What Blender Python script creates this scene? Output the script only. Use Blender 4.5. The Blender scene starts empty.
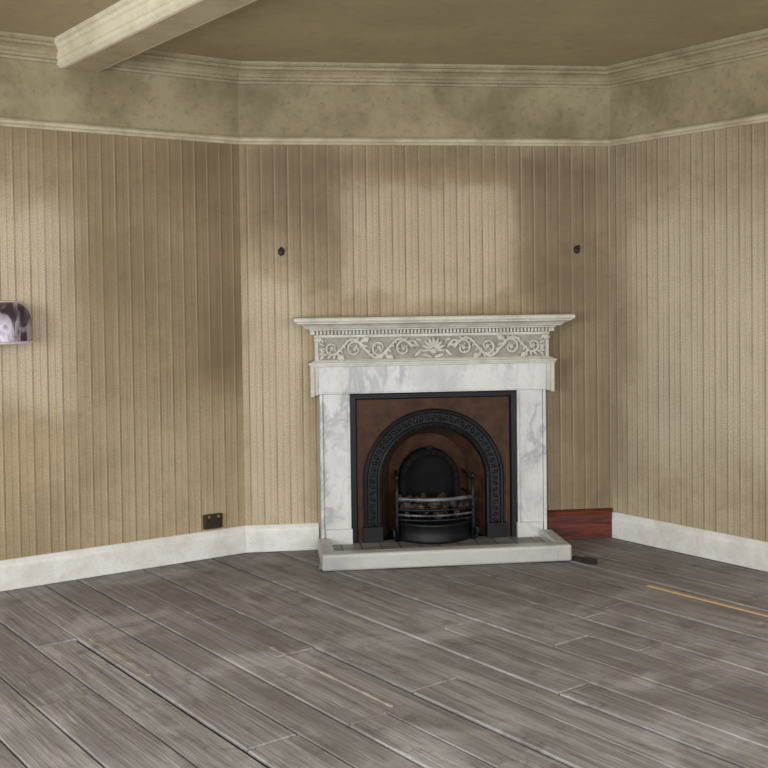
import bpy, bmesh, math, random
from mathutils import Vector, Matrix
random.seed(7)
S=bpy.context.scene
try:
    S.view_settings.view_transform='Standard'
except Exception: pass

# ------------------------------------------------------------ helpers
def lin(c):
    c=c/255.0
    return c/12.92 if c<=0.04045 else ((c+0.055)/1.055)**2.4
def rgb(r,g,b): return (lin(r),lin(g),lin(b),1.0)

class N:
    def __init__(s,name):
        s.mat=bpy.data.materials.new(name); s.mat.use_nodes=True
        s.nt=s.mat.node_tree; s.b=s.nt.nodes['Principled BSDF']
    def new(s,t): return s.nt.nodes.new(t)
    def link(s,a,b): s.nt.links.new(a,b)
    def setin(s,sock,v):
        if hasattr(v,'is_output') : s.link(v,sock)
        else: sock.default_value=v
    def math(s,op,a,b=0.0,c=None,clamp=False):
        n=s.new('ShaderNodeMath'); n.operation=op; n.use_clamp=clamp
        s.setin(n.inputs[0],a); s.setin(n.inputs[1],b)
        if c is not None: s.setin(n.inputs[2],c)
        return n.outputs[0]
    def mr(s,v,a,b,c=0.0,d=1.0,smooth=True):
        n=s.new('ShaderNodeMapRange'); n.interpolation_type='SMOOTHSTEP' if smooth else 'LINEAR'
        s.setin(n.inputs['Value'],v); n.inputs['From Min'].default_value=a; n.inputs['From Max'].default_value=b
        n.inputs['To Min'].default_value=c; n.inputs['To Max'].default_value=d
        return n.outputs[0]
    def mix(s,f,a,b,mode='MIX'):
        n=s.new('ShaderNodeMix'); n.data_type='RGBA'; n.blend_type=mode; n.clamp_factor=True
        s.setin(n.inputs[0],f); s.setin(n.inputs[6],a); s.setin(n.inputs[7],b)
        return n.outputs[2]
    def coord(s,which='Object',scale=(1,1,1),rot=(0,0,0)):
        t=s.new('ShaderNodeTexCoord'); m=s.new('ShaderNodeMapping')
        m.inputs['Scale'].default_value=scale; m.inputs['Rotation'].default_value=rot
        s.link(t.outputs[which],m.inputs['Vector']); return m.outputs[0]
    def noise(s,vec,scale=5,detail=4,rough=0.6,dist=0.0):
        n=s.new('ShaderNodeTexNoise'); s.link(vec,n.inputs['Vector'])
        n.inputs['Scale'].default_value=scale; n.inputs['Detail'].default_value=detail
        n.inputs['Roughness'].default_value=rough; n.inputs['Distortion'].default_value=dist
        return n.outputs['Fac']
    def sep(s,vec):
        n=s.new('ShaderNodeSeparateXYZ'); s.link(vec,n.inputs[0]); return n.outputs
    def bump(s,h,strength=0.3,dist=0.01):
        n=s.new('ShaderNodeBump'); n.inputs['Strength'].default_value=strength; n.inputs['Distance'].default_value=dist
        s.link(h,n.inputs['Height']); s.link(n.outputs[0],s.b.inputs['Normal'])
    def col(s,c): s.setin(s.b.inputs['Base Color'],c)
    def par(s,rough=0.6,metal=0.0,spec=0.5):
        s.setin(s.b.inputs['Roughness'],rough); s.b.inputs['Metallic'].default_value=metal
        s.b.inputs['Specular IOR Level'].default_value=spec

def box_mask(n,u,v,u0,u1,v0,v1,soft):
    a=n.mr(u,u0-soft,u0+soft); b=n.mr(u,u1-soft,u1+soft,1,0)
    c=n.mr(v,v0-soft,v0+soft); d=n.mr(v,v1-soft,v1+soft,1,0)
    return n.math('MULTIPLY',n.math('MULTIPLY',a,b),n.math('MULTIPLY',c,d))

def wallpaper(name,dark=[],light=[],base=(188,169,139)):
    n=N(name); uv=n.coord('UV'); u,v,_=n.sep(uv)
    wn=n.noise(uv,1.7,4,0.55); wn2=n.noise(n.coord('UV',(1,1,1),(0,0,1.1)),2.0,4,0.55)
    uu=n.math('ADD',u,n.math('MULTIPLY',n.math('SUBTRACT',wn,0.5),0.30))
    vv=n.math('ADD',v,n.math('MULTIPLY',n.math('SUBTRACT',wn2,0.5),0.45))
    P=0.076
    def linemask(off,w0,w1):
        f=n.math('FRACT',n.math('ADD',n.math('DIVIDE',u,P),off))
        d=n.math('MULTIPLY',n.math('ABSOLUTE',n.math('SUBTRACT',f,0.5)),P)
        return n.mr(d,w0,w1,1,0)
    l1=linemask(0.0,0.002,0.0075); l2=linemask(0.5,0.001,0.0055); l2b=linemask(0.2,0.0005,0.004); l3=linemask(-0.13,0.001,0.006)
    big=n.noise(uv,1.3,6,0.62)
    streak=n.noise(n.coord('UV',(16,0.9,1)),1.0,5,0.6)
    fine=n.noise(uv,130,2,0.6); mott=n.noise(uv,22,4,0.7); grime=n.noise(uv,6,6,0.72,0.4)
    wear=n.mr(n.noise(n.coord('UV',(5,1.6,1)),1.0,4,0.65),0.3,0.65,0.4,1.0)
    c=n.mix(n.mr(big,0.35,0.7),rgb(*base),rgb(int(base[0]*.84),int(base[1]*.83),int(base[2]*.79)))
    c=n.mix(n.math('MULTIPLY',n.mr(streak,0.45,0.75),0.4),c,rgb(138,120,92))
    c=n.mix(n.math('MULTIPLY',n.mr(mott,0.5,0.8),0.45),c,rgb(140,124,97))
    c=n.mix(n.math('MULTIPLY',n.mr(grime,0.5,0.72),0.4),c,rgb(128,112,86))
    for (b,st) in light:
        c=n.mix(n.math('MULTIPLY',box_mask(n,uu,vv,*b),st),c,rgb(222,209,186))
    # wallpaper darker towards the picture rail
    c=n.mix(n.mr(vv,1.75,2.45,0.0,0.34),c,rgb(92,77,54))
    for (b,st) in dark:
        c=n.mix(n.math('MULTIPLY',box_mask(n,uu,vv,*b),st),c,rgb(82,68,46))
    c=n.mix(n.math('MULTIPLY',n.math('MULTIPLY',l1,wear),0.64),c,rgb(86,75,58))
    c=n.mix(n.math('MULTIPLY',n.math('MULTIPLY',l2,wear),0.36),c,rgb(96,83,65))
    c=n.mix(n.math('MULTIPLY',n.math('MULTIPLY',l2b,wear),0.22),c,rgb(96,83,65))
    c=n.mix(n.math('MULTIPLY',n.math('MULTIPLY',l3,wear),0.20),c,rgb(228,215,194))
    c=n.mix(n.mr(fine,0.3,0.7,0.0,0.38),c,rgb(112,98,76))
    n.col(c); n.par(0.75,0,0.25)
    n.bump(n.math('ADD',mott,n.math('MULTIPLY',big,2.0)),0.25,0.006)
    return n.mat

def paint(name,c1,c2,rough=0.6,scale=3.0,bump=0.1,obj='Object',grime=0.3):
    n=N(name); o=n.coord(obj)
    a=n.noise(o,scale,6,0.65); b=n.noise(o,scale*14,3,0.6)
    c=n.mix(n.mr(a,0.35,0.68),rgb(*c1),rgb(*c2))
    c=n.mix(n.mr(b,0.5,0.8,0,grime),c,rgb(*[int(x*.75) for x in c2]))
    n.col(c); n.par(rough,0,0.35); n.bump(b,bump,0.004); return n.mat

def marble(name,strength=1.0,base=(212,211,208)):
    n=N(name); o=n.coord('Object',(1,1,1),(0.3,0.7,0.2))
    w=n.noise(n.coord('Object',(1.0,1,0.6),(0.2,0.75,0.2)),2.6,7,0.55,0.8)
    v=n.mr(n.math('ABSOLUTE',n.math('SUBTRACT',w,0.5)),0.0,0.035,1,0)
    w2=n.noise(n.coord('Object',(1.8,1,0.7),(0.1,0.8,0.4)),6,6,0.55,0.6)
    v2=n.mr(n.math('ABSOLUTE',n.math('SUBTRACT',w2,0.5)),0.0,0.03,1,0)
    cl=n.noise(o,2.6,5,0.6)
    vm=n.mr(n.noise(o,3.5,3,0.5),0.36,0.56,0.25,1.0)
    dirt=n.noise(o,18,4,0.7)
    c=n.mix(n.mr(cl,0.38,0.7),rgb(*base),rgb(*[int(x*.89) for x in base]))
    c=n.mix(n.math('MULTIPLY',n.math('MULTIPLY',v,vm),0.62*strength),c,rgb(140,143,150))
    c=n.mix(n.math('MULTIPLY',n.math('MULTIPLY',v2,vm),0.32*strength),c,rgb(152,153,158))
    c=n.mix(n.mr(dirt,0.52,0.8,0,0.4),c,rgb(156,149,136))
    n.col(c); n.par(0.38,0,0.5); return n.mat

def iron(name,c1=(16,16,19),c2=(38,38,42),rough=0.42,metal=0.35,spec=0.5):
    n=N(name); o=n.coord('Object'); a=n.noise(o,14,5,0.65)
    n.col(n.mix(n.mr(a,0.35,0.7),rgb(*c1),rgb(*c2))); n.par(rough,metal,spec)
    n.bump(n.noise(o,60,3,0.6),0.2,0.003); return n.mat

class MB:
    def __init__(s): s.v=[];s.f=[];s.m=[];s.uv=[];s.smooth=[]
    def face(s,pts,mi=0,uv=None,smooth=False):
        k=len(s.v); s.v+= [tuple(p) for p in pts]; s.f.append(list(range(k,k+len(pts)))); s.m.append(mi)
        s.uv.append(uv or [(0,0)]*len(pts)); s.smooth.append(smooth)
    def grid(s,rows,mi=0,closed=False,smooth=True):
        k=len(s.v); nc=len(rows[0])
        for r in rows: s.v+=[tuple(p) for p in r]
        for i in range(len(rows)-1):
            for j in range(nc if closed else nc-1):
                j2=(j+1)%nc
                s.f.append([k+i*nc+j,k+i*nc+j2,k+(i+1)*nc+j2,k+(i+1)*nc+j]); s.m.append(mi)
                s.uv.append([(0,0)]*4); s.smooth.append(smooth)
    def box(s,x0,x1,y0,y1,z0,z1,mi=0):
        p=[(x0,y0,z0),(x1,y0,z0),(x1,y1,z0),(x0,y1,z0),(x0,y0,z1),(x1,y0,z1),(x1,y1,z1),(x0,y1,z1)]
        k=len(s.v); s.v+=p
        for f in [(0,3,2,1),(4,5,6,7),(0,1,5,4),(1,2,6,5),(2,3,7,6),(3,0,4,7)]:
            s.f.append([k+i for i in f]); s.m.append(mi); s.uv.append([(0,0)]*4); s.smooth.append(False)
    def tube(s,pts,r,mi=0,seg=8,flat=1.0):
        pts=[Vector(p) for p in pts]; rows=[]
        n=len(pts)
        for i,p in enumerate(pts):
            t=(pts[min(i+1,n-1)]-pts[max(i-1,0)]).normalized()
            up=Vector((0,1,0)) if abs(t.y)<0.9 else Vector((0,0,1))
            a=t.cross(up).normalized(); b=a.cross(t).normalized()
            rr=r[i] if isinstance(r,(list,tuple)) else r
            rows.append([p+a*(rr*math.cos(2*math.pi*j/seg))+b*(rr*flat*math.sin(2*math.pi*j/seg)) for j in range(seg)])
        s.grid(rows,mi,closed=True)
        s.face(rows[0][::-1],mi); s.face(rows[-1],mi)
    def ell(s,c,rx,ry,rz,ang=0.0,mi=0,nu=10,nv=6):
        rows=[]
        ca,sa=math.cos(ang),math.sin(ang)
        for i in range(nv+1):
            th=math.pi*i/nv; row=[]
            for j in range(nu):
                ph=2*math.pi*j/nu
                x=rx*math.sin(th)*math.cos(ph); y=ry*math.sin(th)*math.sin(ph); z=rz*math.cos(th)
                row.append((c[0]+x*ca-z*sa,c[1]+y,c[2]+x*sa+z*ca))
            rows.append(row)
        s.grid(rows,mi,closed=True)
    def obj(s,name,mats,parent=None,bevel=0,seg=2,smooth_all=False,recalc=True):
        me=bpy.data.meshes.new(name); me.from_pydata(s.v,[],s.f)
        ul=me.uv_layers.new(name='UVMap')
        for p,mi,uv,sm in zip(me.polygons,s.m,s.uv,s.smooth):
            p.material_index=mi; p.use_smooth=sm or smooth_all
            for li,q in zip(p.loop_indices,uv): ul.data[li].uv=q
        for m in mats: me.materials.append(m)
        if recalc:
            bm=bmesh.new(); bm.from_mesh(me); bmesh.ops.remove_doubles(bm,verts=bm.verts,dist=1e-5)
            bmesh.ops.recalc_face_normals(bm,faces=bm.faces); bm.to_mesh(me); bm.free()
        o=bpy.data.objects.new(name,me); S.collection.objects.link(o)
        if parent: o.parent=parent
        if bevel:
            b=o.modifiers.new('bevel','BEVEL'); b.width=bevel; b.segments=seg; b.limit_method='ANGLE'; b.angle_limit=math.radians(40)
        return o

# ------------------------------------------------------------ room plan (metres)
H=2.78; RAIL=2.335
LC=Vector((-0.813,6.053)); RC=Vector((1.356,6.317))
dL=Vector((-1.114,-0.742)).normalized(); d=Vector((0.606,-0.795)).normalized(); nn=Vector((-d.y,d.x))
A=LC+dL*5.0
wA=A.dot(nn); wR=RC.dot(nn); SREAR=1.8
B=nn*wA+d*SREAR; C=nn*wR+d*SREAR
P=[LC,A,B,C,RC]
NP=len(P)
edir=[(P[(i+1)%NP]-P[i]).normalized() for i in range(NP)]
enor=[Vector((-e.y,e.x)) for e in edir]
elen=[(P[(i+1)%NP]-P[i]).length for i in range(NP)]
mv=[]
for i in range(NP):
    a,b=enor[i-1],enor[i]; mv.append((a+b)/(1+a.dot(b)))
names=['left','side','rear','right','back']
def swept(mb,i,prof,t0=None,t1=None,mi=0,ranges=None):
    def endpt(k,t,o):
        if t is not None: return P[i]+edir[i]*t+enor[i]*o
        q=P[i] if k==0 else P[(i+1)%NP]; m=mv[i] if k==0 else mv[(i+1)%NP]
        return q+m*o
    a=[(*endpt(0,t0,o),z) for o,z in prof]; b=[(*endpt(1,t1,o),z) for o,z in prof]
    for k in range(len(prof)-1):
        mb.face([a[k],b[k],b[k+1],a[k+1]],mi)
    mb.face(a,mi); mb.face(b[::-1],mi)

# ------------------------------------------------------------ materials
frieze_paint=paint('aged_frieze_paint',(154,143,114),(118,107,80),0.7,2.0,grime=0.5)
cornice_mat=paint('cornice_cream_paint',(158,147,119),(128,117,90),0.55,4,grime=0.5)
rail_mat=paint('rail_cream_paint',(192,182,156),(164,153,126),0.5,5)
ceil_mat=paint('ceiling_distemper',(170,157,125),(154,141,110),0.8,0.9)
white_paint=paint('white_gloss_paint',(226,225,221),(208,204,196),0.4,6)
marble_m=marble('white_veined_marble')
marble_s=marble('soft_marble',0.6,(188,186,180))
carve_m=paint('carved_stone',(206,203,192),(184,180,167),0.5,8,grime=0.45)
ground_m=paint('shaded_ground_stone',(164,160,147),(138,134,121),0.6,10)  # same stone toned down: recess shade behind carving and dentils painted in
iron_m=iron('black_cast_iron',(7,7,10),(21,22,27),0.5,0.15,0.4)
soot_m=iron('sooty_iron',(7,7,8),(16,14,13),0.85,0.1,0.3)
steel_m=iron('worn_steel_edge',(60,60,65),(120,120,125),0.35)
copper_m=iron('bronzed_plate',(76,48,29),(46,31,21),0.65,0.0,0.3)
rust_m=iron('rusty_brick_lining',(56,37,25),(84,57,38),0.85,0.0,0.3)

wp_back=wallpaper('striped_wallpaper_chimney',
   dark=[((-0.02,0.60,1.75,2.36,0.20),0.55),((1.60,2.20,1.40,2.30,0.18),0.62),((0.4,1.8,2.14,2.30,0.10),0.35),
         ((0.34,0.56,1.45,2.0,0.12),0.35),((1.76,2.3,0.1,1.5,0.16),0.5)],
   light=[((0.58,1.60,1.45,2.08,0.05),0.36),((0.02,0.34,0.1,1.6,0.08),0.45)])
wp_left=wallpaper('striped_wallpaper_left',
   dark=[((-0.3,0.26,0.95,2.55,0.18),0.52),((0.20,0.95,1.35,2.4,0.26),0.42),((0.0,1.0,0.85,1.5,0.26),0.28)],
   light=[((0.98,1.6,0.9,1.95,0.12),0.5),((0.2,0.8,0.2,0.9,0.15),0.12)],base=(184,164,132))
wp_right=wallpaper('striped_wallpaper_right',dark=[((-0.1,0.12,0.3,2.4,0.10),0.3)],
   light=[((0.2,3.0,0.5,1.9,0.2),0.42)],base=(192,177,150))

def wall(i,name,mat,openings=[],uvflip=False):
    mb=MB(); L=elen[i]
    ts=sorted(set([0,L]+[o[0] for o in openings]+[o[1] for o in openings]))
    zs=sorted(set([0,RAIL+0.01,H]+[o[2] for o in openings]+[o[3] for o in openings]))
    for a,b in zip(ts[:-1],ts[1:]):
        for z0,z1 in zip(zs[:-1],zs[1:]):
            tm,zm=(a+b)/2,(z0+z1)/2
            if any(o[0]<tm<o[1] and o[2]<zm<o[3] for o in openings): continue
            p,q=P[i]+edir[i]*a,P[i]+edir[i]*b
            ua,ub=(L-a,L-b) if uvflip else (a,b)
            mb.face([(*q,z0),(*p,z0),(*p,z1),(*q,z1)],0 if zm<RAIL else 1,[(ub,z0),(ua,z0),(ua,z1),(ub,z1)])
    for (a,b,z0,z1) in openings:
        p,q=P[i]+edir[i]*a,P[i]+edir[i]*b; o=-enor[i]*0.16
        if i==4: continue
        mb.face([(*p,z0),(*q,z0),(*(q+o),z0),(*(p+o),z0)],1); mb.face([(*p,z1),(*q,z1),(*(q+o),z1),(*(p+o),z1)],1)
        mb.face([(*p,z0),(*p,z1),(*(p+o),z1),(*(p+o),z0)],1); mb.face([(*q,z0),(*q,z1),(*(q+o),z1),(*(q+o),z0)],1)
    return mb.obj('wall_'+name,[mat,frieze_paint],recalc=False)
CU=1.0905
Lb=elen[4]
wall(0,'left',wp_left)
wins_side=[(2.4,3.8,0.6,2.3),(4.9,6.3,0.6,2.3)]
wins_rear=[(1.0,2.4,0.6,2.3),(4.3,5.7,0.6,2.3)]
wall(1,'side',wp_right,wins_side); wall(2,'rear',wp_right,wins_rear)
wall(3,'right',wp_right,uvflip=True)
wall(4,'back',wp_back,[(Lb-CU-0.43,Lb-CU+0.43,0.0,0.86)],uvflip=True)

mb=MB(); mb.face([(*p,H) for p in P][::-1],0,[(p.x,p.y) for p in P][::-1]); mb.obj('ceiling',[ceil_mat],recalc=False)

corn=[(0,2.672),(0.012,2.672),(0.016,2.684),(0.03,2.69),(0.03,2.703),(0.036,2.706),(0.045,2.722),(0.062,2.736),(0.08,2.742),(0.08,2.756),(0.094,2.758),(0.104,2.768),(0.108,H-0.001),(0,H-0.001)]
rail=[(0,RAIL-0.006),(0.010,RAIL-0.004),(0.016,RAIL+0.006),(0.026,RAIL+0.012),(0.03,RAIL+0.024),(0.022,RAIL+0.034),(0.012,RAIL+0.040),(0,RAIL+0.042)]
base=[(0,0.001),(0.022,0.001),(0.022,0.112),(0.018,0.120),(0.016,0.132),(0.010,0.142),(0.006,0.150),(0,0.152)]
for i in range(NP):
    mb=MB(); swept(mb,i,corn); mb.obj('trim_cornice_'+names[i],[cornice_mat])
    mb=MB(); swept(mb,i,rail); mb.obj('trim_picture_rail_'+names[i],[rail_mat])
    if i<4:
        mb=MB(); swept(mb,i,base); mb.obj('baseboard_'+names[i],[white_paint])
mb=MB(); swept(mb,4,base,t0=Lb-CU+0.668); mb.obj('baseboard_back',[white_paint])
def mahog():
    n=N('stained_mahogany'); o=n.coord('Object',(3,3,26)); a=n.noise(o,2.0,5,0.6,0.5)
    n.col(n.mix(n.mr(a,0.3,0.7),rgb(112,48,26),rgb(58,26,16))); n.par(0.4); return n.mat
mah=mahog()
mb=MB(); swept(mb,4,[(0,0.001),(0.022,0.001),(0.022,0.145),(0.03,0.147),(0.032,0.160),(0.026,0.170),(0,0.176)],t1=Lb-CU-0.668)
mb.obj('baseboard_back_unpainted',[mah])

# ceiling beam, parallel to right wall
w0=2.0
prof=[(w0-0.045,H-0.001),(w0-0.045,2.758),(w0-0.03,2.752),(w0-0.024,2.738),(w0-0.010,2.730),(w0-0.010,2.690),(w0-0.002,2.686),(w0,2.668),(w0+0.010,2.660),(w0+0.02,2.652),(w0+0.035,2.650)]
W2=0.235
prof2=[(2*w0+W2-w,z) for w,z in prof][::-1]
prof=prof+prof2
nl=enor[0]
def beam_end(w,z):
    q=nn*w; s0=(LC-q).dot(nl)/d.dot(nl)
    return q+d*s0, q+d*SREAR
mb=MB(); ra=[];rb=[]
for w,z in prof:
    a,b=beam_end(w,z); ra.append((*a,z)); rb.append((*b,z))
for k in range(len(prof)-1):
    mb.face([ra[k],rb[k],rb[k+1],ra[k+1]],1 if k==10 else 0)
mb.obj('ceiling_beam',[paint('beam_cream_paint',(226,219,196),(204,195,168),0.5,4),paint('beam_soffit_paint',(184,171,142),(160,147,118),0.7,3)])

# ------------------------------------------------------------ floor boards
n=N('worn_floorboards'); uv=n.coord('UV'); u,v,_=n.sep(uv)
at=n.new('ShaderNodeAttribute'); at.attribute_name='tone'; tone=at.outputs['Fac']
g1=n.noise(n.coord('UV',(1.4,26,1)),1.0,6,0.65,0.4); g2=n.noise(n.coord('UV',(5,90,1)),1.0,4,0.6)
big=n.noise(n.coord('Object'),1.1,5,0.6); med=n.noise(n.coord('Object',(1,1,1)),6,6,0.72)
big2=n.noise(n.coord('Object',(1,1,1),(0,0,1.0)),2.3,6,0.65,0.5)
scr=n.noise(n.coord('UV',(3,38,1)),1.0,3,0.5,1.0)
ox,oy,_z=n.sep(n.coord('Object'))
edge=n.mr(n.math('ADD',n.math('MULTIPLY',oy,-1),n.math('MULTIPLY',big,1.0)),-5.4,-4.2,0.42,0.0)  # boards darken towards the back: stained margin plus painted-in corner shadow
c=n.mix(n.mr(g1,0.32,0.68),rgb(130,126,125),rgb(184,180,180))
c=n.mix(n.mr(g2,0.45,0.75,0,0.5),c,rgb(90,84,81))
c=n.mix(n.mr(tone,0,1,0.0,0.5,False),c,rgb(112,106,103))
c=n.mix(n.mr(big,0.42,0.62,0,0.4),c,rgb(112,105,100))
c=n.mix(n.mr(big2,0.5,0.68,0,0.5),c,rgb(196,193,196))
c=n.mix(n.mr(med,0.55,0.68,0,0.45),c,rgb(84,77,72))
c=n.mix(n.mr(scr,0.66,0.74,0,0.55),c,rgb(206,202,197))
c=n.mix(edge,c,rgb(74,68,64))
n.col(c); n.setin(n.b.inputs['Roughness'],n.mr(med,0.3,0.7,0.5,0.75)); n.b.inputs['Specular IOR Level'].default_value=0.35
n.bump(n.math('ADD',g1,n.math('MULTIPLY',g2,0.6)),0.7,0.008)
floor_m=n.mat
gap_m=paint('dark_gap_dirt',(26,22,19),(16,14,12),0.9,8)
bm=bmesh.new(); uvl=bm.loops.layers.uv.new('UVMap'); tl=bm.loops.layers.float_color.new('tone')
def board(wa,wb,sa,sb,z,tn,mi=0):
    off=(random.uniform(0,50),random.uniform(0,50)); th=0.012; e=0.004
    def pt(w,s,zz): q=nn*w+d*s; return (q.x,q.y,zz)
    vs=[bm.verts.new(pt(*q)) for q in [(wa,sa,z-th),(wb,sa,z-th),(wb,sb,z-th),(wa,sb,z-th),
        (wa,sa,z-e),(wb,sa,z-e),(wb,sb,z-e),(wa,sb,z-e),
        (wa+e,sa+e,z),(wb-e,sa+e,z),(wb-e,sb-e,z),(wa+e,sb-e,z)]]
    fs=[(8,9,10,11),(0,1,5,4),(1,2,6,5),(2,3,7,6),(3,0,4,7),(4,5,9,8),(5,6,10,9),(6,7,11,10),(7,4,8,11)]
    for f in fs:
        F=bm.faces.new([vs[i] for i in f]); F.material_index=mi
        for l in F.loops:
            co=l.vert.co.xy; l[uvl].uv=(co.dot(d)+off[0],co.dot(nn)+off[1]); l[tl]=(tn,tn,tn,1)
w=wA-0.1
while w<wR+0.1:
    bw=random.choice([0.17,0.19,0.20,0.18,0.225])
    s=-6.4-random.uniform(0,3)
    while s<SREAR+0.1:
        ln=random.uniform(1.6,4.2)
        g=random.choice([0.004,0.007,0.011,0.015])
        board(w,w+bw-g,s,s+ln-0.006,random.uniform(-0.004,0.0),random.random())
        s+=ln
    w+=bw
q=[nn*(wA-.1)+d*(-6.6),nn*(wR+.1)+d*(-6.6),nn*(wR+.1)+d*(SREAR+.1),nn*(wA-.1)+d*(SREAR+.1)]
F=bm.faces.new([bm.verts.new((p.x,p.y,-0.014)) for p in q]); F.material_index=1
for i in range(NP):
    off=-0.45 if i==4 else -0.02
    bmesh.ops.bisect_plane(bm,geom=bm.verts[:]+bm.edges[:]+bm.faces[:],plane_co=(*(P[i]+enor[i]*off),0),plane_no=(*(-enor[i]),0),clear_outer=True)
bmesh.ops.recalc_face_normals(bm,faces=bm.faces)
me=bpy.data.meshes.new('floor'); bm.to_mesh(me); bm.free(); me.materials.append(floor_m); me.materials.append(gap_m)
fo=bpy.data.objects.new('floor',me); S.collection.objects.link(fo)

def pine():
    n=N('fresh_pine_slip'); a=n.noise(n.coord('Object',(8,8,8)),4,4,0.6)
    n.col(n.mix(a,rgb(206,174,134),rgb(170,138,102))); n.par(0.6); return n.mat
pin=pine()
def slip(name,pa,pb,wd,mat):
    a=Vector(pa); b=a+d*(Vector(pb)-a).dot(d)
    o=nn*wd/2; mb=MB()
    base4=[a-o,b-o*0.5,b+o,a+o]
    lo=[(*p,-0.004) for p in base4]; hi=[(*p,0.0025) for p in base4]
    mb.face(hi); 
    for k in range(4): mb.face([lo[k],lo[(k+1)%4],hi[(k+1)%4],hi[k]])
    mb.obj(name,[mat])
slip('floor_pine_slip',(1.301,5.249),(1.72,4.69),0.024,pin)
pale=paint('pale_worn_wood',(176,168,156),(138,130,120),0.6,20)
slip('floor_worn_slip',(-1.32,4.576),(-0.948,4.047),0.020,pale)
slip('floor_worn_slip',(-0.487,4.375),(-0.02,3.70),0.013,pale)

# ------------------------------------------------------------ fireplace
org=LC+(RC-LC).normalized()*CU
ang=math.atan2((RC-LC).y,(RC-LC).x)
fp=bpy.data.objects.new('fireplace',None); S.collection.objects.link(fp)
fp.location=(org.x,org.y,0); fp.rotation_euler=(0,0,ang)
G=0.002
mb=MB()
for s in (-1,1):
    def bx(x0,x1,y0,y1,z0,z1):
        a,b=sorted((s*x0,s*x1)); mb.box(a,b,y0,y1,z0,z1)
    bx(0.49,0.640,-0.105,-G,0.002,0.905)
    bx(0.640,0.658,-0.118,-G,0.002,0.905)
    bx(0.486,0.500,-0.116,-0.09,0.13,0.905)
    bx(0.480,0.632,-0.128,-G,0.002,0.135)
mb.obj('jambs',[marble_m],fp,bevel=0.004)
mb=MB()
mb.box(-0.664,0.664,-0.108,-G,0.905,1.062)
mb.box(-0.664,0.664,-0.114,-0.1,0.905,0.915)
mb.obj('lintel',[marble_m],fp,bevel=0.003)
mb=MB()
for s in (-1,1):
    a,b=sorted((s*0.664,s*0.704)); mb.box(a,b,-0.112,-G,0.90,1.062)
    a,b=sorted((s*0.686,s*0.708)); mb.box(a,b,-0.124,-G,0.893,1.07)
mb.box(-0.712,0.712,-0.130,-G,1.062,1.074); mb.box(-0.718,0.718,-0.142,-G,1.074,1.086); mb.box(-0.700,0.700,-0.122,-G,1.086,1.094)
mb.box(-0.676,0.676,-0.100,-G,1.094,1.234,1)
for s in (-1,1):
    a,b=sorted((s*0.660,s*0.680)); mb.box(a,b,-0.108,-G,1.094,1.234)
mb.box(-0.684,0.684,-0.110,-G,1.226,1.242)
mb.box(-0.684,0.684,-0.110,-G,1.094,1.100)
mb.box(-0.690,0.690,-0.114,-G,1.242,1.268,1)
x=-0.694
while x<0.69:
    mb.box(x,x+0.012,-0.138,-0.11,1.245,1.266); x+=0.0207
for s in (-1,1):
    y=-0.13
    while y<-0.01:
        a,b=sorted((s*0.685,s*0.706)); mb.box(a,b,y,y+0.012,1.245,1.266); y+=0.0207
mb.box(-0.712,0.712,-0.142,-G,1.268,1.276)
mb.obj('frieze_and_mouldings',[carve_m,ground_m],fp,bevel=0.0022)
mb=MB()
prf=[(0.0,1.276),(0.012,1.279),(0.020,1.288),(0.034,1.298),(0.052,1.305),(0.062,1.308),(0.062,1.314),(0.072,1.316),(0.078,1.324),(0.078,1.335),(0.072,1.342)]
rows=[]
for o,z in prf:
    X=0.724+o; Y=-0.155-o*0.95
    rows.append([(-X,-G,z),(-X,Y,z),(X,Y,z),(X,-G,z)])
mb.grid(rows,0,smooth=False); mb.face(rows[0][::-1]); mb.face(rows[-1])
mb.obj('mantel_shelf',[carve_m],fp)

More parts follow.
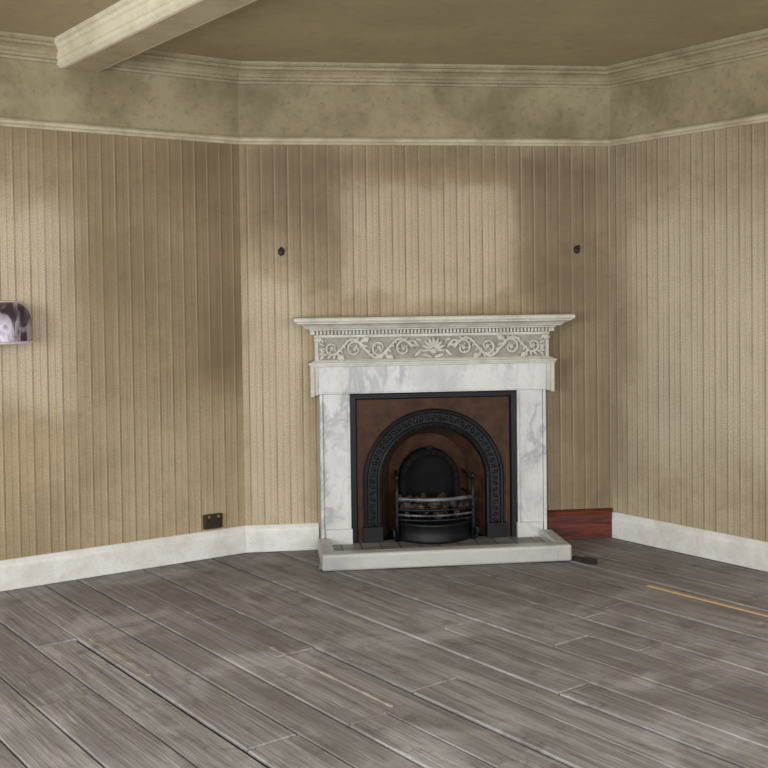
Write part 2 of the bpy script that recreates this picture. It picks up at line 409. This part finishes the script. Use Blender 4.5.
# carved scrolls in high relief
mb=MB(); y0=-0.104; zc=1.162
def spiral(cx,cz,r0,turns,dirn,start,rad=0.0085):
    pts=[];rs=[]; n=int(26*turns)
    for i in range(n+1):
        t=i/n; r=r0*(1-t*0.82); a=start+dirn*2*math.pi*turns*t
        pts.append((cx+r*math.cos(a),y0-0.006,cz+r*math.sin(a))); rs.append(rad*(1-0.4*t))
    mb.tube(pts,rs,seg=7); mb.ell((cx,y0-0.012,cz),0.013,0.013,0.013)
for s in (-1,1):
    xs=[0.175,0.315,0.455,0.585]
    for k,xc in enumerate(xs):
        up=1 if k%2==0 else -1; r0=0.052 if k<3 else 0.044
        spiral(s*xc,zc-up*0.004,r0,1.35,(-1 if up>0 else 1)*s,(math.pi if s>0 else 0))
        if k<3:
            x0_,x1_=xc-0.052,xs[k+1]-0.05
            pts=[]
            for i in range(17):
                t=i/16; x=x0_+(x1_-x0_)*t
                pts.append((s*x,y0-0.006,zc+up*(0.054*math.sin(math.pi*min(1,t*1.05)))))
            mb.tube(pts,[0.0085]*17,seg=7)
        bxp=xc+0.068
        for q in range(4):
            a=-up*(0.5+q*0.42)
            mb.ell((s*(bxp+0.020*math.cos(a)),y0-0.006,zc-up*0.038+0.020*math.sin(a)*0.8),0.021,0.012,0.008,ang=a*s if s>0 else math.pi-a*1.0)
        for q in range(6):
            a=up*math.pi*(0.10+q*0.16)
            px=s*(xc+(r0+0.012)*math.cos(a)); pz=zc-up*0.004+(r0+0.006)*math.sin(a)
            if abs(pz-zc)<0.058:
                mb.ell((px,y0-0.005,pz),0.017,0.011,0.008,ang=(a+0.6)*s if s>0 else math.pi-(a+0.6))
        # small leaves filling each scroll's throat
        for q in range(5):
            a=2*math.pi*q/5+0.4*k
            mb.ell((s*(xc+0.024*math.cos(a)),y0-0.003,zc-up*0.004+0.024*math.sin(a)),0.010,0.008,0.005,ang=a*s if s>0 else math.pi-a)
    for q in range(5):
        mb.ell((s*(0.640),y0-0.004,zc+0.024*(q-2)),0.020,0.008,0.008,ang=s*(q-2)*0.5)
for k in range(9):
    a=math.pi*(0.0+1.0*k/8)
    mb.ell((0.042*math.cos(a),y0-0.008,zc-0.018+0.046*math.sin(a)),0.034,0.015,0.010,ang=a)
mb.ell((0,y0-0.014,zc-0.022),0.022,0.018,0.017)
for s in (-1,1):
    mb.ell((s*0.034,y0-0.005,zc-0.048),0.034,0.011,0.011,ang=s*0.35); mb.ell((s*0.088,y0-0.005,zc-0.03),0.030,0.010,0.010,ang=-s*0.8)
    mb.ell((s*0.100,y0-0.005,zc+0.024),0.032,0.010,0.010,ang=s*0.9); mb.ell((s*0.085,y0-0.005,zc+0.045),0.022,0.009,0.008,ang=s*0.3)
mb.obj('carved_scrolls',[carve_m],fp)

# hearth
mb=MB()
kx,ky,kw,kh=0.682,-0.530,0.075,0.092
mb.box(-kx,kx,ky,ky+kw,0.001,kh)
for s in (-1,1):
    a,b=sorted((s*kx,s*(kx-kw))); mb.box(a,b,ky+kw,-0.130,0.001,kh)
mb.obj('hearth_curb',[marble_s],fp,bevel=0.014,seg=4)
n=N('hearth_tiles'); br=n.new('ShaderNodeTexBrick'); n.link(n.coord('Object',(1,1,1)),br.inputs['Vector'])
br.inputs['Color1'].default_value=rgb(142,140,136); br.inputs['Color2'].default_value=rgb(118,116,114); br.inputs['Mortar'].default_value=rgb(58,56,54)
br.inputs['Scale'].default_value=1.0; br.inputs['Brick Width'].default_value=0.11; br.inputs['Row Height'].default_value=0.11; br.inputs['Mortar Size'].default_value=0.004; br.offset=0
n.col(br.outputs['Color']); n.par(0.5)
mb=MB(); mb.box(-kx+kw,kx-kw,ky+kw,-0.130,0.001,0.050); mb.box(-0.478,0.478,-0.130,-0.02,0.001,0.050)
mb.obj('hearth_slab',[n.mat],fp)

# cast-iron arched register insert
ZC=0.395; Z0=0.050
IW,IT=0.446,0.866
corner=math.atan2(IT-ZC,IW)
angs=sorted(set([math.pi*k/36 for k in range(37)]+[corner,math.pi-corner]),reverse=True)
def arch(r,y,zc=ZC,z0=Z0,sx=1.0):
    pts=[(-r*sx,y,z0),(-r*sx,y,(z0+zc)/2)]
    pts+=[(r*sx*math.cos(a),y,zc+r*math.sin(a)) for a in angs]
    return pts+[(r*sx,y,(z0+zc)/2),(r*sx,y,z0)]
def rect(W,T,y):
    out=[(-W,y,Z0),(-W,y,(Z0+ZC)/2)]
    for a in angs:
        c_,s_=math.cos(a),math.sin(a); k=min(W/abs(c_) if abs(c_)>1e-6 else 1e9,(T-ZC)/s_ if s_>1e-6 else 1e9)
        out.append((k*c_,y,ZC+k*s_))
    return out+[(W,y,(Z0+ZC)/2),(W,y,Z0)]
mb=MB(); mb.grid([rect(0.4895,0.9045,-0.03),rect(0.4895,0.9045,-0.096),rect(0.484,0.899,-0.100),rect(0.454,0.874,-0.098),rect(IW,IT,-0.078)],0,smooth=False)
mb.obj('insert_frame',[iron_m],fp)
mb=MB(); mb.grid([rect(IW,IT,-0.078),arch(0.412,-0.072)],0,smooth=False); mb.obj('insert_plate',[copper_m],fp)
mb=MB(); mb.grid([arch(0.412,-0.072),arch(0.410,-0.088),arch(0.402,-0.094),arch(0.392,-0.092),arch(0.386,-0.082),arch(0.334,-0.076),arch(0.330,-0.088),arch(0.320,-0.094),arch(0.308,-0.088),arch(0.300,-0.06)],0,smooth=False)
for k in range(33):
    a=math.pi*k/32
    mb.ell((0.360*math.cos(a),-0.083,ZC+0.360*math.sin(a)),0.018,0.010,0.009,ang=a+(0.5 if k%2 else -0.5))
    mb.ell((0.311*math.cos(a+0.05),-0.092,ZC+0.311*math.sin(a+0.05)),0.006,0.005,0.006)
for s in (-1,1):
    for k in range(9):
        mb.ell((s*0.360,-0.083,0.075+k*0.036),0.018,0.010,0.009,ang=(0.5 if k%2 else -0.5))
    a,b=sorted((s*0.305,s*0.418)); mb.box(a,b,-0.108,-0.06,Z0,Z0+0.085)
mb.obj('insert_arch_moulding',[iron_m],fp)
mb=MB(); mb.grid([arch(0.300,-0.06),arch(0.292,-0.03),arch(0.26,0.08),arch(0.235,0.16,zc=0.40)],0)
b_=arch(0.235,0.16,zc=0.40); mb.face(b_)
mb.obj('insert_lining',[rust_m],fp,recalc=False)
mb=MB(); mb.face([(-0.32,-0.06,Z0),(0.32,-0.06,Z0),(0.32,0.17,Z0),(-0.32,0.17,Z0)])
hz=0.375
mb.face(arch(0.150,0.154,zc=hz))
mb.obj('fireback',[soot_m],fp,recalc=False)
mb=MB()
mb.grid([arch(0.178,0.158,zc=hz),arch(0.176,0.06,zc=hz),arch(0.168,0.05,zc=hz),arch(0.146,0.055,zc=hz),arch(0.142,0.15,zc=hz)],0,smooth=False)
for k in range(13):
    a=math.pi*k/12; mb.ell((0.158*math.cos(a),0.05,hz+0.158*math.sin(a)),0.013,0.008,0.007,ang=a)
mb.ell((0,0.05,hz+0.185),0.022,0.008,0.018)
mb.obj('smoke_hood_arch',[soot_m],fp)

# fire basket
mb=MB()
def bow(x0,yb,depth,z,n=20):
    return [(-x0+2*x0*i/n,yb-depth*math.sin(math.pi*i/n)**0.8,z) for i in range(n+1)]
for s in (-1,1):
    X=s*0.222
    mb.tube([(X,-0.11,0.05),(X,-0.11,0.16),(X,-0.11,0.30),(X*1.0,-0.11,0.40)],[0.014,0.012,0.012,0.009])
    mb.ell((X,-0.11,0.415),0.013,0.013,0.018); mb.ell((X,-0.11,0.30),0.016,0.016,0.012); mb.ell((X,-0.11,0.195),0.016,0.016,0.012)
    mb.tube([(X,-0.11,0.37),(s*0.21,-0.03,0.40),(s*0.20,0.10,0.42)],0.007)
    mb.tube([(X,-0.11,0.20),(s*0.20,0.12,0.20)],0.008); mb.tube([(X,-0.11,0.30),(s*0.20,0.12,0.30)],0.007)
    mb.tube([(s*0.205,-0.11,0.05),(s*0.24,-0.13,0.07),(s*0.245,-0.13,0.11),(X,-0.11,0.13)],0.008)
for z in (0.178,0.236): mb.tube(bow(0.222,-0.11,0.075,z),0.008)
for k in range(11):
    x=-0.18+0.036*k; mb.tube([(x,-0.15,0.175),(x,0.12,0.175)],0.006)
mb.obj('grate_basket',[iron_m],fp)
mb=MB(); mb.tube(bow(0.222,-0.11,0.075,0.296),0.012,flat=0.7); mb.tube(bow(0.222,-0.112,0.078,0.206),0.007)
mb.obj('grate_polished_bars',[steel_m],fp)
mb=MB()
zz=[(0.051,1.0),(0.064,1.06),(0.078,1.0),(0.10,0.97),(0.13,0.97),(0.145,1.02),(0.155,1.05),(0.16,1.0)]
rows=[]
for z,k in zz: rows.append([(x*k,-0.10+(y+0.10)*k,z) for x,y,_ in bow(0.205,-0.10,0.12,z,24)])
mb.grid(rows,0); mb.face(rows[-1])
mb.obj('ash_pan_front',[iron_m],fp)
mb=MB()
for k in range(46):
    mb.ell((random.uniform(-.19,.19),random.uniform(-.13,.08),random.uniform(0.19,0.27)),random.uniform(.016,.036),random.uniform(.016,.03),random.uniform(.014,.026),random.uniform(0,3),nu=6,nv=4)
co=paint('ash_and_coal',(78,68,60),(34,28,24),0.9,20); o=mb.obj('coals',[co],fp)
for p in o.data.polygons: p.use_smooth=False

# ------------------------------------------------------------ wall hooks
hook_m=iron('rusted_hook',(24,20,16),(60,46,34),0.6)
for uq in (0.232,1.975):
    q=LC+(RC-LC).normalized()*uq
    e=bpy.data.objects.new('wall_hook',None); S.collection.objects.link(e); e.location=(q.x,q.y,1.72); e.rotation_euler=(0,0,ang)
    mb=MB()
    rows=[[(0.020*math.cos(2*math.pi*k/10)*f,yy,0.024*math.sin(2*math.pi*k/10)*f) for k in range(10)] for f,yy in ((1,-0.001),(0.95,-0.006),(0.5,-0.010),(0.1,-0.011))]
    mb.grid(rows,0,closed=True); 
    mb.tube([(0,-0.005,0.008),(0,-0.035,0.006),(0,-0.045,0.012),(0,-0.046,0.026)],0.0055)
    mb.obj('hook_plate',[hook_m],e)

# ------------------------------------------------------------ electric socket on left wall
def on_left(t,z,name):
    q=LC+dL*t; e=bpy.data.objects.new(name,None); S.collection.objects.link(e)
    e.location=(q.x,q.y,z); e.rotation_euler=(0,0,math.atan2(-dL.y,-dL.x)); return e
e=on_left(0.205,0.178,'electric_socket')
sk=paint('brown_bakelite',(56,48,36),(44,36,27),0.35,30); skd=paint('socket_black',(14,12,10),(8,8,8),0.5,20)
e.location.z=0.205
mb=MB(); mb.box(-0.056,0.056,-0.028,-0.001,-0.040,0.042); mb.obj('face_plate',[sk],e,bevel=0.006)
mb=MB()
for s in (-1,1):
    mb.box(s*0.028-0.004,s*0.028+0.004,-0.0295,-0.027,0.004,0.018); mb.box(s*0.028-0.015,s*0.028-0.008,-0.0295,-0.027,-0.02,-0.012); mb.box(s*0.028+0.008,s*0.028+0.015,-0.0295,-0.027,-0.02,-0.012)
mb.obj('pin_slots',[skd],e)
mb=MB(); 
for s in (-1,1): mb.box(s*0.028-0.007,s*0.028+0.007,-0.033,-0.027,0.022,0.036)
mb.obj('switches',[iron('brass_switch',(120,100,60),(150,130,85),0.4)],e,bevel=0.002)

# ------------------------------------------------------------ wall lamp at left edge (domed metal shade)
e=on_left(1.385,1.352,'wall_lamp')
n=N('silver_with_reflections'); a=n.noise(n.coord('Object',(2.2,1,0.8)),9,4,0.55,0.8)
n.col(n.mix(n.mr(a,0.42,0.60),rgb(196,188,200),rgb(84,66,80))); n.par(0.42,0.6); en=n.mat  # violet mottling paints dark reflections into the silver
n=N('bright_silver_rim'); n.col(rgb(214,210,212)); n.par(0.35,0.4); rim=n.mat
def trough(hw,top,bot,rt,rb,y,n_=8):
    out=[]
    for (cx,cz,r,a0) in ((hw-rt,top-rt,rt,0),(-hw+rt,top-rt,rt,90),(-hw+rb,bot+rb,rb,180),(hw-rb,bot+rb,rb,270)):
        for k in range(n_+1):
            a=math.radians(a0+90*k/n_); out.append((cx+r*math.cos(a),y,cz+r*math.sin(a)))
    return out
mb=MB()
K=[(0.176,0.092,-0.098,-0.03),(0.182,0.098,-0.100,-0.06),(0.178,0.094,-0.100,-0.09),(0.166,0.082,-0.099,-0.12),(0.140,0.060,-0.098,-0.145),(0.100,0.028,-0.097,-0.162),(0.05,-0.01,-0.096,-0.17)]
rws=[trough(hw,t,b,(t-b)*0.42,(t-b)*0.05,y) for hw,t,b,y in K]
mb.grid(rws,0,closed=True); mb.face(rws[0][::-1]); mb.face(rws[-1])
mb.obj('shade',[en],e)
mb=MB(); 
lip=[(-0.186,-0.03,-0.102)]+[(-0.186*math.cos(math.pi*k/16),-0.05-0.125*math.sin(math.pi*k/16)**0.7,-0.102) for k in range(17)]+[(0.186,-0.03,-0.102)]
mb.tube(lip,0.007)
bk=trough(0.182,0.098,-0.102,0.082,0.01,-0.03); mb.tube(bk+[bk[0]],0.007)
mb.obj('shade_rim',[rim],e)
mb=MB(); mb.box(-0.05,0.05,-0.034,-0.001,-0.04,0.04); mb.obj('wall_bracket',[iron_m],e,bevel=0.004)

# ------------------------------------------------------------ wood offcut beside hearth
mb=MB(); 
cx,cy=1.06,5.74
def P2(a,b,z): q=Vector((cx,cy))+d*a+nn*b; return (q.x,q.y,z)
for (a0,a1,b0,b1,h) in ((-0.06,0.07,-0.022,0.022,0.018),(0.02,0.10,0.0,0.016,0.030)):
    lo=[P2(a0,b0,0.001),P2(a1,b0,0.001),P2(a1,b1,0.001),P2(a0,b1,0.001)]; hi=[(p[0],p[1],h) for p in lo]
    mb.face(hi); mb.face(lo[::-1])
    for k in range(4): mb.face([lo[k],lo[(k+1)%4],hi[(k+1)%4],hi[k]])
mb.obj('wood_offcut',[paint('dark_offcut',(58,48,42),(34,28,24),0.7,20)],bevel=0.002)

# ------------------------------------------------------------ windows (behind the photographer) with daylight
def window(i,o,idx,power):
    a,b,z0,z1=o; mb=MB(); e=bpy.data.objects.new('window_%d'%idx,None); S.collection.objects.link(e)
    q=P[i]+edir[i]*((a+b)/2); e.location=(q.x,q.y,0); e.rotation_euler=(0,0,math.atan2(edir[i].y,edir[i].x))
    hw=(b-a)/2-0.002; y0,y1=-0.13,-0.08
    z0+=0.002; z1-=0.002
    mb.box(-hw,-hw+.06,y0,y1,z0,z1); mb.box(hw-.06,hw,y0,y1,z0,z1); mb.box(-hw,hw,y0,y1,z0,z0+.07); mb.box(-hw,hw,y0,y1,z1-.06,z1)
    zm=(z0+z1)/2; mb.box(-hw,hw,y0,y1,zm-.025,zm+.025); mb.box(-.015,.015,y0+.01,y1-.01,z0,z1)
    mb.obj('sash_frame',[white_paint],e)
    L=bpy.data.lights.new('daylight_%d'%idx,'AREA'); L.shape='RECTANGLE'; L.size=b-a; L.size_y=z1-z0; L.energy=power; L.color=(0.93,0.96,1.0)
    lo=bpy.data.objects.new('daylight_%d'%idx,L); S.collection.objects.link(lo)
    pos=q-enor[i]*0.2; lo.location=(pos.x,pos.y,(z0+z1)/2)
    lo.rotation_euler=Vector((enor[i].x,enor[i].y,-0.12)).to_track_quat('-Z','Y').to_euler()
window(1,wins_side[0],1,180)
window(1,wins_side[1],2,115)
window(2,wins_rear[0],3,195)
window(2,wins_rear[1],4,85)
W=bpy.data.worlds.new('world'); S.world=W; W.use_nodes=True
bg=W.node_tree.nodes['Background']; bg.inputs[0].default_value=(0.75,0.85,1,1); bg.inputs[1].default_value=0.6

# ------------------------------------------------------------ camera
cam=bpy.data.cameras.new('camera'); co=bpy.data.objects.new('camera',cam); S.collection.objects.link(co)
cam.sensor_width=36; cam.lens=1060/768*36; cam.shift_y=-57/768
M=Matrix.Translation((0,0,1.445))@Matrix.Rotation(math.radians(90-1.54),4,'X')@Matrix.Rotation(-0.0125,4,'Z')
co.matrix_world=M; cam.clip_start=0.05
S.camera=co
